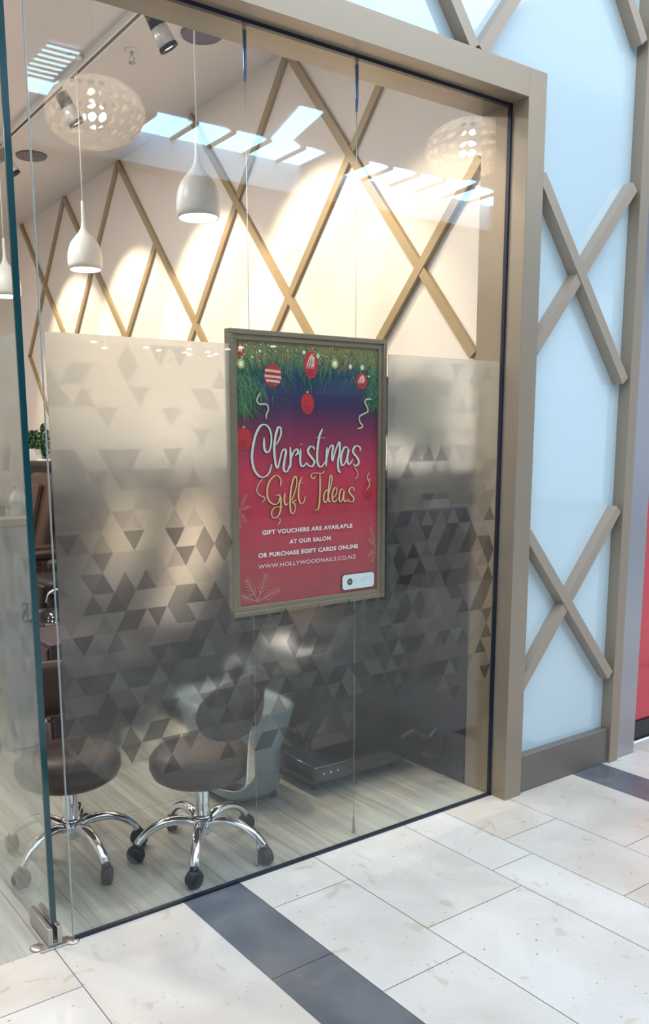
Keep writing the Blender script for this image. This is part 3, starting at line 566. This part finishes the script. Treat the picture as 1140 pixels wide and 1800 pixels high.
# ------------------------------------------------------------------ stools
def stool(loc, rz_base, rz_back, label, arms):
    t_ = thing('salon_stool', label, 'stool', loc, group='brown pedicure stools on castors')
    # base star
    bm = B(); lathe(bm, [(.0, .085), (.034, .085), (.038, .10), (.038, .15), (.032, .158), (.028, .16)], 28)
    lathe(bm, [(.027, .158), (.027, .285)], 24, cap=False); obj('column', bm, M_CHROME, t_, label='chrome gas-lift column')
    bm = B(); lathe(bm, [(.028, .262), (.0305, .268), (.0305, .285), (.025, .292)], 24); obj('collar', bm, M_BLACK, t_, label='black collar')
    bm = B(); lathe(bm, [(.0385, .148), (.0395, .151), (.0385, .154)], 24, cap=False); obj('collar', bm, M_BLACK, t_, label='black collar')
    for k in arms:
        a = math.radians(k); c, s = math.cos(a), math.sin(a)
        pr_ = [(.025, .125), (.08, .142), (.14, .140), (.19, .120), (.225, .092), (.243, .070)]
        Q = smooth_pts([(r_*c, r_*s, z) for r_, z in pr_], 5); N_ = len(Q)
        bm = B(); tube(bm, Q, [.0215-.004*i/N_ for i in range(N_)], 14, flat=.8); lg = obj('leg', bm, M_CHROME, t_, label='curved chrome star leg')
        # castor
        bm = B(); cx, cy = .250*c, .250*s; q = Matrix.Translation((cx, cy, .031)) @ Matrix.Rotation(a+.9, 4, 'Z') @ Matrix.Rotation(pi/2, 4, 'Y')
        for o_ in (-.019, .005): lathe(bm, [(0, o_), (.026, o_), (.031, o_+.003), (.031, o_+.010), (.026, o_+.014), (0, o_+.014)], 22, q, cap=False)
        lathe(bm, [(.0, .05), (.013, .05), (.018, .06), (.013, .075), (0, .075)], 14, Matrix.Translation((.245*c, .245*s, 0)), cap=False)
        lathe(bm, [(.022, -.008), (.034, -.006), (.034, .006), (.022, .008)], 22, q, cap=False)
        obj('castor', bm, M_BLACK, lg, label='black twin-wheel castor')
    bm = B(); lathe(bm, [(0, .292), (.08, .293), (.135, .300), (.165, .320), (.178, .352), (.176, .385), (.16, .41), (.11, .425), (0, .43)], 44, Matrix.Diagonal((1.08, 1, 1, 1)), cap=False); obj('seat', bm, M_LEATHER, t_)
    # back pad : curved bolster
    MR, RC = .190, .37; Rr = Matrix.Rotation(math.radians(rz_back), 4, 'Z'); bm = B(); NU, NV = 26, 16; rings = []
    for i in range(NU+1):
        u = -1+2*i/NU; a = u*math.radians(32); env = max(0.02, (1-abs(u)**2.6))**.5; hh = .110*env; th = .030*env
        ring = []
        for j in range(NV):
            b_ = 2*pi*j/NV; cz_ = math.copysign(abs(math.sin(b_))**.8, math.sin(b_))*hh; cr = math.cos(b_)*th
            ring.append(bm.verts.new(Rr @ Vector(((RC+cr)*math.cos(a)-RC+MR, (RC+cr)*math.sin(a), .60+cz_))))
        rings.append(ring)
    for a, b_ in zip(rings, rings[1:]):
        for j in range(NV): f = bm.faces.new((a[j], a[(j+1) % NV], b_[(j+1) % NV], b_[j])); f.smooth = True
    bm.faces.new(rings[0]); bm.faces.new(rings[-1][::-1]); obj('backrest', bm, M_LEATHER, t_)
    Rr = Matrix.Rotation(math.radians(rz_back+10), 4, 'Z')
    bm = B(); prb = [(.05, .286), (.12, .280), (.165, .284), (.194, .31), (.198, .38), (.202, .46), (.213, .54), (.213, .61)]; Q = smooth_pts([(r_, 0, z) for r_, z in prb], 4)
    rows = []
    for i, p in enumerate(Q):
        d = (Q[min(i+1, len(Q)-1)]-Q[max(i-1, 0)]).normalized(); nn = Vector((d.z, 0, -d.x)); f_ = i/(len(Q)-1); w = .034-.022*max(0, f_-.45)/.55 if f_ < .93 else .009
        rows.append([bm.verts.new(Rr @ (p+Vector((0, sy*w, 0))+nn*o_)) for sy, o_ in ((-1, 0), (1, 0), (1, .004), (-1, .004))])
    for a, b_ in zip(rows, rows[1:]):
        for j in range(4): bm.faces.new((a[j], a[(j+1) % 4], b_[(j+1) % 4], b_[j])).smooth = False
    bm.faces.new(rows[0]); bm.faces.new(rows[-1][::-1]); br_ = obj('back_bracket', bm, M_CHROME, t_, label='flat curved chrome bracket')
    for r_, z in ((.2175, .585), (.2175, .53)):
        bm = B(); lathe(bm, [(0, 0), (.006, 0), (.005, .004), (0, .005)], 10, Rr @ Matrix.Translation((r_-.001, 0, z)) @ Matrix.Rotation(pi/2, 4, 'Y'), cap=False); obj('screw', bm, M_BLACK, br_, label='black screw head')
    return t_
stool((-1.277, .258, 0), 0, -67, 'brown low-back stool on chrome star base beside the shop window, right of the pair', [-127, -55, 17, 89, 161])
stool((-1.685, .512, 0), 0, 86, 'brown low-back stool half hidden by the open glass door edge', [-156, -84, -12, 60, 132])

# ------------------------------------------------------------------ pedicure chairs along the right wall
def pedi(y, label, seatm, basem, towel, first=False):
    t_ = thing('pedicure_chair', label, 'pedicure chair', (0, y, 0), group='pedicure chairs along the dark wainscot')
    bm = B(); box(bm, -.63, -.05, -.44, .38, .05, .13, .012)
    for sx in (-.57, -.12):
        for sy in (-.36, .3): lathe(bm, [(.02, 0), (.02, .05)], 12, Matrix.Translation((sx, sy, 0)))
    pl = obj('plinth', bm, basem, t_)
    for x in (-.58, -.54, -.50): bm = B(); lathe(bm, [(0, 0), (.006, 0), (.005, .004), (0, .004)], 12, Matrix.Translation((x, -.440, .095)) @ Matrix.Rotation(pi/2, 4, 'X'), cap=False); obj('screw', bm, M_CHROME, pl, label='bright screw head')
    bm = B(); vs = [(-.60, .13), (-.60, .22), (-.46, .40), (-.12, .42), (-.06, .36), (-.06, .13)]
    for yy in (-.34, .30): pass
    A_ = [bm.verts.new((a, -.34, c)) for a, c in vs]; B_ = [bm.verts.new((a, .30, c)) for a, c in vs]
    bm.faces.new(A_); bm.faces.new(B_[::-1])
    for i in range(6): bm.faces.new((A_[i], B_[i], B_[(i+1) % 6], A_[(i+1) % 6]))
    bmesh.ops.bevel(bm, geom=bm.edges[:], offset=.03, segments=3, affect='EDGES'); obj('body', bm, basem, t_)
    bm = B(); box(bm, -.60, -.16, -.27, .25, .42, .54, .04, seg=4); obj('seat', bm, seatm, t_)
    def slab(y0, y1, p0, p1, th, bev, name, m_, lab=None):
        bm = B(); p0, p1 = Vector((p0[0], 0, p0[1])), Vector((p1[0], 0, p1[1])); d = p1-p0; L_ = d.length
        box(bm, -th/2, th/2, y0, y1, 0, L_, bev, seg=4); a = math.atan2(d.x, d.z)
        bm.transform(Matrix.Translation(p0) @ Matrix.Rotation(a, 4, 'Y')); o_ = obj(name, bm, m_, t_)
        if lab: o_['label'] = lab
    slab(-.29, .27, (-.30, .50), (-.10, 1.29), .14, .06, 'backrest', seatm)
    slab(-.16, .14, (-.355, .64), (-.225, 1.20), .05, .014, 'back_cushion', M_CREAM if towel else M_LEATHER)
    for sy in (-.33, .27):
        bm = B(); box(bm, -.60, -.12, sy-.0, sy+.10, .62, .70, .03, seg=4); box(bm, -.30, -.22, sy+.03, sy+.07, .42, .63, .01); obj('armrest', bm, seatm, t_)
    if towel:
        slab(-.34, -.24, (-.62, .64), (-.30, .98), .02, .008, 'arm_flap', M_CREAM, 'pale raised arm flap')
    slab(-.18, .14, (-.615, .28), (-.60, .50), .05, .02, 'leg_rest', seatm)
    return t_
M_TOWEL = mat('white_towel', (.82, .80, .80), .8, bump=.5, bscale=120)
pedi(.86, 'black pedicure chair nearest the shop window, behind the poster', M_DARKSEAT, M_BLACKG, False)
pedi(2.05, 'dark pedicure chair with cream back cushion, second from the window', M_LEATHER, M_BLACKG, True)
pedi(2.95, 'dark pedicure chair with cream back cushion, third from the window', M_DARKSEAT, M_BLACKG, True)
pedi(3.90, 'dark pedicure chair seen in the gap beside the open door', M_DARKSEAT, M_BLACK, False)
pedi(4.90, 'dark pedicure chair farthest back in the salon', M_LEATHER, M_BLACK, False)
# foot baths
def bath(loc, label, m_, rim):
    t_ = thing('foot_bath', label, 'foot bath', loc, group='wheeled foot baths in front of the pedicure chairs')
    bm = B(); N_ = 32
    def rr(z, sx, sy, p=3.2): return [Vector((sx*math.copysign(abs(math.cos(a))**(2/p), math.cos(a)), sy*math.copysign(abs(math.sin(a))**(2/p), math.sin(a)), z)) for a in [2*pi*k/N_ for k in range(N_)]]
    secs = [rr(.035, .13, .19), rr(.06, .15, .21), rr(.22, .145, .22), rr(.34, .18, .26), rr(.42, .20, .28), rr(.43, .18, .26), rr(.36, .15, .22), rr(.30, .12, .18)]
    R_ = [[bm.verts.new(v) for v in s] for s in secs]
    for a, b_ in zip(R_, R_[1:]):
        for k in range(N_): bm.faces.new((a[k], a[(k+1) % N_], b_[(k+1) % N_], b_[k])).smooth = True
    bm.faces.new(R_[0][::-1]); bm.faces.new(R_[-1]); obj('tub', bm, m_, t_)
    for sx, sy in ((-.1, -.15), (.1, -.15), (-.1, .15), (.1, .15)):
        bm = B(); lathe(bm, [(0, -.009), (.018, -.009), (.018, .009), (0, .009)], 18, Matrix.Translation((sx, sy, .018)) @ Matrix.Rotation(pi/2, 4, 'Y'), cap=False); obj('castor', bm, M_BLACK, t_, label='small black castor')
    bm = B(); tube(bm, smooth_pts([(.12, .05, .40), (.12, .05, .52), (.08, .05, .58), (.02, .05, .56), (0, .05, .50)], 5), .011, 10); obj('tap', bm, M_CHROME, t_, label='arched chrome tap')
bath((-.87, .68, 0), 'grey moulded foot bath beside the right stool', M_GREYTUB, M_WHITE)
bath((-.85, 1.95, 0), 'black foot bath at the second pedicure chair', M_BLACKG, M_WHITE)
bath((-.85, 2.95, 0), 'black foot bath at the third pedicure chair', M_BLACKG, M_WHITE)
# hose by the nearest chair
bm = B(); P_ = [(-.02, .17, .24)]+[(-.02+.012*k, .20+.05*math.cos(k*.9), .17+.05*math.sin(k*.9)) for k in range(4)]
bm = B(); tube(bm, smooth_pts([(-.20, .34, .20), (-.16, .30, .235), (-.10, .27, .20), (-.06, .26, .23), (-.045, .24, .17), (-.06, .25, .11), (-.12, .29, .12)], 6), .011, 10)
tag(obj('drain_hose', bm, M_BLACK), 'black curled hose lying behind the nearest pedicure chair, beside the jamb', 'hose')
# towels, cloth
def cloth(name, loc, size, m_, label, cat, group=None, rz=0, wav=.008):
    bm = B(); N_ = 16; sx, sy, th = size; top = []; bot = []
    for i in range(N_+1):
        for j in range(N_+1):
            u, v = i/N_-.5, j/N_-.5; z = wav*math.sin(u*17+v*5)+wav*math.cos(v*13)
            edge = max(abs(u), abs(v)) > .499; top.append(bm.verts.new((u*sx, v*sy, th+(0 if edge else z)))); bot.append(bm.verts.new((u*sx, v*sy, 0)))
    k = lambda i, j: i*(N_+1)+j
    for i in range(N_):
        for j in range(N_):
            bm.faces.new((top[k(i, j)], top[k(i+1, j)], top[k(i+1, j+1)], top[k(i, j+1)])).smooth = True
            bm.faces.new((bot[k(i, j)], bot[k(i, j+1)], bot[k(i+1, j+1)], bot[k(i+1, j)]))
    for i in range(N_):
        for a, b_ in ((k(i, 0), k(i+1, 0)), (k(i+1, N_), k(i, N_)), (k(0, i+1), k(0, i)), (k(N_, i), k(N_, i+1))): bm.faces.new((bot[a], bot[b_], top[b_], top[a]))
    o_ = tag(obj(name, bm, m_), label, cat, group); o_.location = loc; o_.rotation_euler = (0, 0, rz)
cloth('folded_towel', (-.40, 2.93, .541), (.24, .34, .035), mat('lilac_towel', (.45, .42, .52), .9), 'folded lilac grey towel on the third pedicure chair seat', 'towel', 'towels on the pedicure chairs')
cloth('folded_towel', (-.38, 2.0, .541), (.24, .34, .035), M_TOWEL, 'folded white towel on the second pedicure chair seat', 'towel', 'towels on the pedicure chairs')
cloth('folded_towel', (-.36, .84, .541), (.24, .34, .035), M_TOWEL, 'folded white towel on the nearest pedicure chair seat', 'towel', 'towels on the pedicure chairs')
# trolley with blue towel and magazines between the stools and the chairs
tt = thing('supply_trolley', 'low dark supply trolley behind the left stool', 'trolley', (-1.25, 2.6, 0))
for z in (.12, .30): bm = B(); box(bm, -.2, .2, -.24, .24, z, z+.02, .005); obj('shelf', bm, M_BLACK, tt)
for sx in (-.19, .19):
    for sy in (-.23, .23): bm = B(); tube(bm, [(sx, sy, 0), (sx, sy, .34)], .010, 8); obj('post', bm, M_CHROME, tt)
cloth('folded_towel', (-1.25, 2.6, .321), (.30, .34, .06), mat('blue_towel', (.06, .22, .50), .8), 'bright blue towel on the low supply trolley', 'towel')
cloth('magazine', (-1.24, 2.6, .141), (.22, .28, .02), mat('magazine_cover', (.35, .55, .62), .3, var=.6, vscale=25), 'turquoise magazine on the lower shelf of the trolley', 'magazine', wav=.001)

M_CAB = mat('dark_cabinet_laminate', (.05, .035, .04), .4)
def cabinet(x, y, w, d, hh, label, m_=M_CAB):
    t_ = thing('drawer_cabinet', label, 'cabinet', (x, y, 0), group='dark drawer cabinets between the stools and chairs')
    bm = B(); box(bm, -w/2, w/2, -d/2, d/2, .04, hh, .006); obj('body', bm, m_, t_)
    n_ = 3; s = (hh-.06)/n_
    for k in range(n_):
        bm = B(); box(bm, -w/2-.012, -w/2+.002, -d/2+.015, d/2-.015, .05+k*s, .05+(k+1)*s-.012, .003); dr = obj('drawer', bm, m_, t_)
        bm = B(); tube(bm, [(-w/2-.012, -.06, .05+(k+.6)*s), (-w/2-.03, -.06, .05+(k+.6)*s), (-w/2-.03, .06, .05+(k+.6)*s), (-w/2-.012, .06, .05+(k+.6)*s)], .004, 6); obj('handle', bm, M_CHROME, dr)
    for sx in (-w/2+.04, w/2-.04):
        for sy in (-d/2+.04, d/2-.04): bm = B(); lathe(bm, [(0, 0), (.018, 0), (.018, .045), (0, .045)], 12, Matrix.Translation((sx, sy, 0)), cap=False); obj('castor', bm, M_BLACK, t_)
cabinet(-1.24, 1.62, .34, .42, .60, 'dark drawer cabinet nearest the stools, blurred behind the film')
cabinet(-1.27, 3.30, .40, .60, .72, 'taller dark drawer cabinet behind the supply trolley')
cabinet(-1.27, 4.25, .40, .60, .72, 'dark drawer cabinet farthest back in the salon')

# plants on the ledge
def plant(y, label, kind, x=-.035, h=.16, r_=.085, pot=.11, seed=0):
    t_ = thing('potted_plant', label, 'plant', (x, y, 1.386), group='potted plants on the dark ledge')
    bm = B(); s = .055; box(bm, -s, s, -s*1.3, s*1.3, 0, pot, .004); obj('planter', bm, M_WHITE, t_, label='white box planter')
    rn = random.Random(seed); bm = B()
    for k in range(260):
        if kind == 'ball':
            v = Vector((rn.gauss(0, 1), rn.gauss(0, 1), rn.gauss(0, 1))).normalized()*rn.uniform(.7, 1); c = Vector((v.x*r_*.6, v.y*r_, pot+h*.5+v.z*h*.55))
        else:
            a = rn.uniform(0, 2*pi); q = rn.random(); c = Vector((math.cos(a)*r_*.5*(.3+q), math.sin(a)*r_*(.3+q), pot+h*rn.random()))
        n_ = Vector((rn.uniform(-1, 1), rn.uniform(-1, 1), rn.uniform(.2, 1))).normalized(); t1 = n_.orthogonal().normalized(); t2 = n_.cross(t1); l = rn.uniform(.015, .03)
        p = [c-t1*l, c+t2*l*.4+n_*.003, c+t1*l, c-t2*l*.4+n_*.003]
        p = [Vector((min(q_.x, .028-x*0-.0) if q_.x+x > .03-.005 else q_.x, q_.y, max(q_.z, pot-.01))) for q_ in p]
        bm.faces.new([bm.verts.new(q_) for q_ in p])
    for k in range(5): tube(bm, [(0, 0, pot-.01), (rn.uniform(-.02, .02), rn.uniform(-.04, .04), pot+h*.7)], .002, 5)
    obj('foliage', bm, M_LEAF, t_, keep=True)
plant(5.42, 'leafy succulent in a white planter seen in the gap beside the door', 'bush', seed=1, h=.16)
plant(5.12, 'round clipped green plant beside the leafy one near the gap', 'ball', seed=2, h=.30, r_=.06, pot=.02)
plant(4.40, 'blurred green plant on the ledge left of the frosted film', 'bush', seed=3)
plant(3.55, 'blurred green plant on the ledge right of the first blurred one', 'bush', seed=4)
plant(2.10, 'blurred green plant on the ledge just left of the poster', 'bush', seed=5, h=.2)
plant(.40, 'tall dark green plant behind the frosted film right of the poster', 'ball', seed=6, h=.40, r_=.09, pot=.04)
mo = thing('framed_picture', 'black framed dark picture on the salon wall, just right of the poster', 'picture', (.03, .655, 1.68))
bm = B(); box(bm, -.03, 0, -.13, .13, -.128, -.112, .002); box(bm, -.03, 0, -.13, .13, .112, .128, .002); box(bm, -.03, 0, -.13, -.114, -.112, .112, .002); box(bm, -.03, 0, .114, .13, -.112, .112, .002); obj('frame', bm, M_BLACK, mo)
bm = B(); box(bm, -.018, -.002, -.114, .114, -.112, .112); obj('print', bm, mat('dark_photo', (.03, .04, .07), .2, var=.7, vscale=9), mo)
bm = B(); box(bm, .024, .0295, .56, .72, 1.40, 1.545); tag(obj('price_sheet', bm, M_WHITE), 'white price sheet on the wall below the black framed picture', 'sheet')

# ------------------------------------------------------------------ reception desk (seen mirrored in the open door)
rd = thing('reception_desk', 'pale reception desk left of the doorway, mirrored in the door glass', 'desk', (-3.1, 1.765, 0))
bm = B(); box(bm, -.75, .72, 0, .6, 0, 1.13, .004, seg=1); obj('body', bm, mat('desk_front', (.60, .64, .66), .35), rd)
bm = B(); box(bm, -.78, .76, -.03, .63, 1.13, 1.17, .004, seg=1); obj('top', bm, mat('desk_top_oak', (.42, .36, .27), .4), rd, label='oak coloured top')
bm = text_bm('NAILS', .15, Matrix.Translation((.495, -.004, .645)) @ RX, 0, .235); obj('lettering', bm, mat('dark_sign_letters', (.05, .05, .06), .4), rd, keep=True, label='dark NAILS lettering')
def bottle(x, y, h, r_, m_, label):
    t_ = thing('glass_bottle', label, 'bottle', (x, y, 1.171), group='bottles on the reception desk')
    bm = B(); lathe(bm, [(0, 0), (r_, 0), (r_, h*.55), (r_*.35, h*.72), (r_*.32, h*.85)], 20); obj('body', bm, m_, t_)
    bm = B(); lathe(bm, [(0, h*.85), (r_*.45, h*.85), (r_*.45, h), (0, h)], 16, cap=False); obj('cap', bm, M_CHROME, t_)
bottle(-2.52, 1.86, .17, .03, mat('clear_bottle', (.85, .9, .88), .05, metal=.6), 'silvery bottle at the right end of the reception desk')
bottle(-2.60, 1.92, .14, .035, mat('green_bottle', (.2, .5, .4), .05, coat=1), 'green glass bottle on the reception desk')
bottle(-2.45, 1.90, .12, .03, mat('smoke_bottle', (.3, .33, .36), .08, metal=.5), 'smoky squat bottle on the reception desk corner')
ch = thing('card_holder', 'upright clear card holder on the reception desk', 'card holder', (-2.40, 1.95, 1.171))
bm = B(); box(bm, -.045, .045, -.03, .03, 0, .004); obj('foot', bm, M_WHITE, ch); bm = B(); box(bm, -.045, .045, -.004, .004, .004, .17); obj('card', bm, mat('pale_card', (.6, .68, .72), .3), ch)

# ------------------------------------------------------------------ the mall behind the viewer (seen in reflections)
MZ = 5.5
bm = B()
box(bm, -14, 16, -6.45, -4.5, MZ, MZ+.1); box(bm, -14, 16, -.9, -.03, MZ, MZ+.1)
# ceiling strip with the gaps where the panes sit
box(bm, -14, 16, -7.62, -6.45, MZ+.02, MZ+.12)
box(bm, -14, 16, -8.40, -8.25, 5.0, MZ+.1)
box(bm, -14, 2.38, -8.40, -7.62, MZ, MZ+.1); box(bm, 9.4, 16, -8.40, -7.62, MZ, MZ+.1)
box(bm, -14, 16, -14, -8.25, 5.0, 5.1)
structure(obj('ceiling', bm, M_MALLCEIL))
bm = B(); box(bm, 2.38, 9.4, -8.40, -7.62, MZ+.05, MZ+.15); structure(obj('ceiling', bm, M_MALLCEIL))
PN = [[(2.5, -7.65), (3.02, -7.65), (3.02, -8.25), (2.5, -8.25)], [(3.08, -7.65), (3.58, -7.65), (3.58, -8.25), (3.08, -8.25)], [(3.64, -7.65), (4.14, -7.65), (4.14, -8.25), (3.64, -8.25)],
      [(4.2, -7.65), (3.86, -6.52), (4.2, -6.52), (4.45, -7.5), (4.7, -7.65), (4.7, -8.25), (4.2, -8.25)], [(4.76, -7.65), (5.12, -7.65), (5.12, -8.25), (4.76, -8.25)],
      [(5.9, -7.65), (6.30, -7.65), (6.30, -8.25), (5.9, -8.25)], [(6.36, -7.65), (6.86, -7.65), (6.86, -8.25), (6.36, -8.25)], [(6.92, -7.65), (7.42, -7.65), (7.42, -8.25), (6.92, -8.25)],
      [(7.48, -7.45), (7.95, -7.45), (8.05, -8.25), (7.48, -8.25)], [(8.11, -7.65), (8.61, -7.65), (8.61, -8.25), (8.11, -8.25)], [(8.67, -7.65), (9.2, -7.65), (9.2, -8.25), (8.67, -8.25)]]
for i, P_ in enumerate(PN):
    bm = B(); zt = MZ-.004; A_ = [bm.verts.new((a, c, zt)) for a, c in P_]; B_ = [bm.verts.new((a, c, zt+.02)) for a, c in P_]
    bm.faces.new(A_); bm.faces.new(B_[::-1])
    for k in range(len(P_)): bm.faces.new((A_[k], B_[k], B_[(k+1) % len(P_)], A_[(k+1) % len(P_)]))
    structure(obj('window_%d' % (i+2), bm, M_SKY))
M_MULL = mat('skylight_frame', (.10, .09, .10), .6)
for i, x in enumerate((2.47, 3.05, 3.61, 4.17, 4.73, 5.15, 5.87, 6.33, 6.89, 7.45, 8.08, 8.64, 9.23)):
    bm = B(); box(bm, x-.032, x+.032, -8.25, -7.6, MZ-.03, MZ+.03); structure(obj('trim_%d' % (i+5), bm, M_MULL))
lo = sempty('window_14')
bm = B()
for k in range(8): box(bm, .72, 1.14, -6.56-k*.12-.006, -6.56-k*.12+.056, MZ-.010, MZ-.005)
obj('louvre', bm, M_MULL, lo)
for k in range(7):
    y = -6.56-k*.12; bm = B(); box(bm, .76, 1.10, y-.07, y, MZ-.004, MZ+.01); obj('pane', bm, M_SKY, lo)
bm = B(); box(bm, .86, 1.2, -7.8, -7.42, MZ-.004, MZ+.01); obj('pane', bm, M_SKY, lo)
# opposite shopfronts
bm = B(); box(bm, -14, 16, -12.6, -12.5, 0, 3.0, mi=0); box(bm, -14, 16, -12.7, -12.5, 3.0, 5.0, mi=1)
structure(obj('wall_opposite', bm, [M_MALLDARK, M_MALLMID]))
M_MW = [mat('shop_interior_'+k, c, .5) for k, c in (('blue', (.03, .05, .12)), ('plum', (.10, .04, .07)), ('grey', (.14, .14, .17)), ('tan', (.20, .15, .11)))]
for i, nm in enumerate(('deep blue', 'plum', 'slate grey', 'tan', 'black edged blue')):
    x = -2.5+i*3.1
    t_ = thing('opposite_shop', 'dim shopfront with %s display across the walkway, mirrored in the glass' % nm, 'shopfront', (x, -12.49, 0), group='shopfronts across the mall')
    bm = B(); box(bm, -1.2, 1.2, 0, .06, .2, 2.5, .01, seg=1); obj('display', bm, M_MW[i % 4], t_)
    bm = B(); box(bm, -1.3, 1.3, 0, .1, 2.55, 2.9, .01, seg=1); obj('fascia', bm, M_MALLMID, t_)
# mall downlights
DL = [(5.857, -11.9), (5.527, -11.64), (5.9, -12.2), (5.46, -12.2), (5.2, -11.9), (5.0, -11.4), (4.6, -11.8), (4.2, -11.5), (5.664, -10.73), (5.603, -11.07), (6.07, -10.31), (3.6, -11.9), (3.1, -11.2)]
for (x, y) in DL:
    t_ = thing('walkway_downlight', 'small round white downlight across the mall, mirrored as a tiny dash', 'downlight', (x, y, 3.2), group='tiny downlights across the mall')
    bm = B(); lathe(bm, [(0, 0), (.05, 0), (.05, .02), (0, .02)], 16, cap=False); obj('diffuser', bm, M_BULB, t_)
    bm = B(); tube(bm, [(0, 0, .02), (0, 0, 1.8)], .008, 6); obj('stem', bm, M_WHITE, t_)
# woven basket pendants over the walkway
def basket(loc, R, label):
    t_ = thing('woven_pendant', label, 'pendant lamp', loc, group='large woven basket pendants over the walkway')
    bm = B(); seg = 26; rows = 8
    pr_ = []
    for j in range(rows+1):
        a = -pi/2+pi*.86*j/rows+.12; pr_.append((R*math.cos(a), R*.62*math.sin(a)))
    def pt(i, j): r_, z = pr_[j]; a = 2*pi*i/seg; return Vector((r_*math.cos(a), r_*math.sin(a), z))
    for i in range(seg):
        for j in range(rows):
            c = [pt(i, j), pt(i+1, j), pt(i+1, j+1), pt(i, j+1)]
            ctr = sum(c, Vector())/4; k = .74
            # ring panel with an oval hole
            o_ = []; nin = 8
            mids = [c[0], (c[0]+c[1])/2, c[1], (c[1]+c[2])/2, c[2], (c[2]+c[3])/2, c[3], (c[3]+c[0])/2]
            ov = [bm.verts.new(p) for p in mids]; iv = [bm.verts.new(ctr+(p-ctr)*(k if q % 2 else k*.66)) for q, p in enumerate(mids)]
            for q in range(8): bm.faces.new((ov[q], ov[(q+1) % 8], iv[(q+1) % 8], iv[q]))
    bmesh.ops.remove_doubles(bm, verts=bm.verts[:], dist=1e-4)
    bmesh.ops.solidify(bm, geom=bm.faces[:], thickness=.008)
    mp_ = bpy.data.materials.get('birch_ply')
    if not mp_:
        mp_ = mat('birch_ply', (.85, .80, .74), .6); n = mp_.node_tree.nodes; L = mp_.node_tree.links; tr_ = n.new('ShaderNodeBsdfTranslucent'); tr_.inputs[0].default_value = (.9, .84, .74, 1)
        mx = n.new('ShaderNodeMixShader'); mx.inputs[0].default_value = .45; L.new(n['Principled BSDF'].outputs[0], mx.inputs[1]); L.new(tr_.outputs[0], mx.inputs[2]); L.new(mx.outputs[0], n['Material Output'].inputs[0])
    obj('shade', bm, mp_, t_)
    l = bpy.data.lights.new('basket_bulb', 'POINT'); l.energy = 34; l.color = (1, .95, .88); l.shadow_soft_size = .08
    o = bpy.data.objects.new('basket_bulb', l); o.location = (0, 0, -.02); COL.objects.link(o); o.parent = t_
    bm = B(); lathe(bm, [(0, .07), (.04, .09), (.055, .12), (.04, .16), (0, .18)], 16, cap=False); obj('bulb', bm, M_BULB, t_)
    bm = B(); tube(bm, [(0, 0, .06), (0, 0, MZ-loc[2])], .006, 6); obj('cord', bm, M_BLACK, t_)
basket((.06, -3.95, 3.93), .37, 'woven basket pendant over the walkway, mirrored high at the left of the window')
basket((3.15, -3.15, 4.0), .37, 'woven basket pendant over the walkway, mirrored near the header corner')
# walkway counter with a sheet of paper
mc = thing('walkway_counter', 'grey counter out in the walkway, mirrored low right of the poster', 'counter', (4.05, -4.0, 0))
bm = B(); box(bm, -.46, .5, -.5, 0, .0, .56); obj('body', bm, M_MALLDARK, mc)
bm = B(); box(bm, -.47, .52, -.52, .01, .56, .82, .005, seg=1); obj('drawer_box', bm, mat('blue_grey_laminate', (.10, .14, .22), .4), mc)
bm = B(); box(bm, 3.74, 4.10, -4.20, -4.19, .82, .91); tag(obj('paper_sheet', bm, M_WHITE), 'white upright card on the walkway counter', 'card')
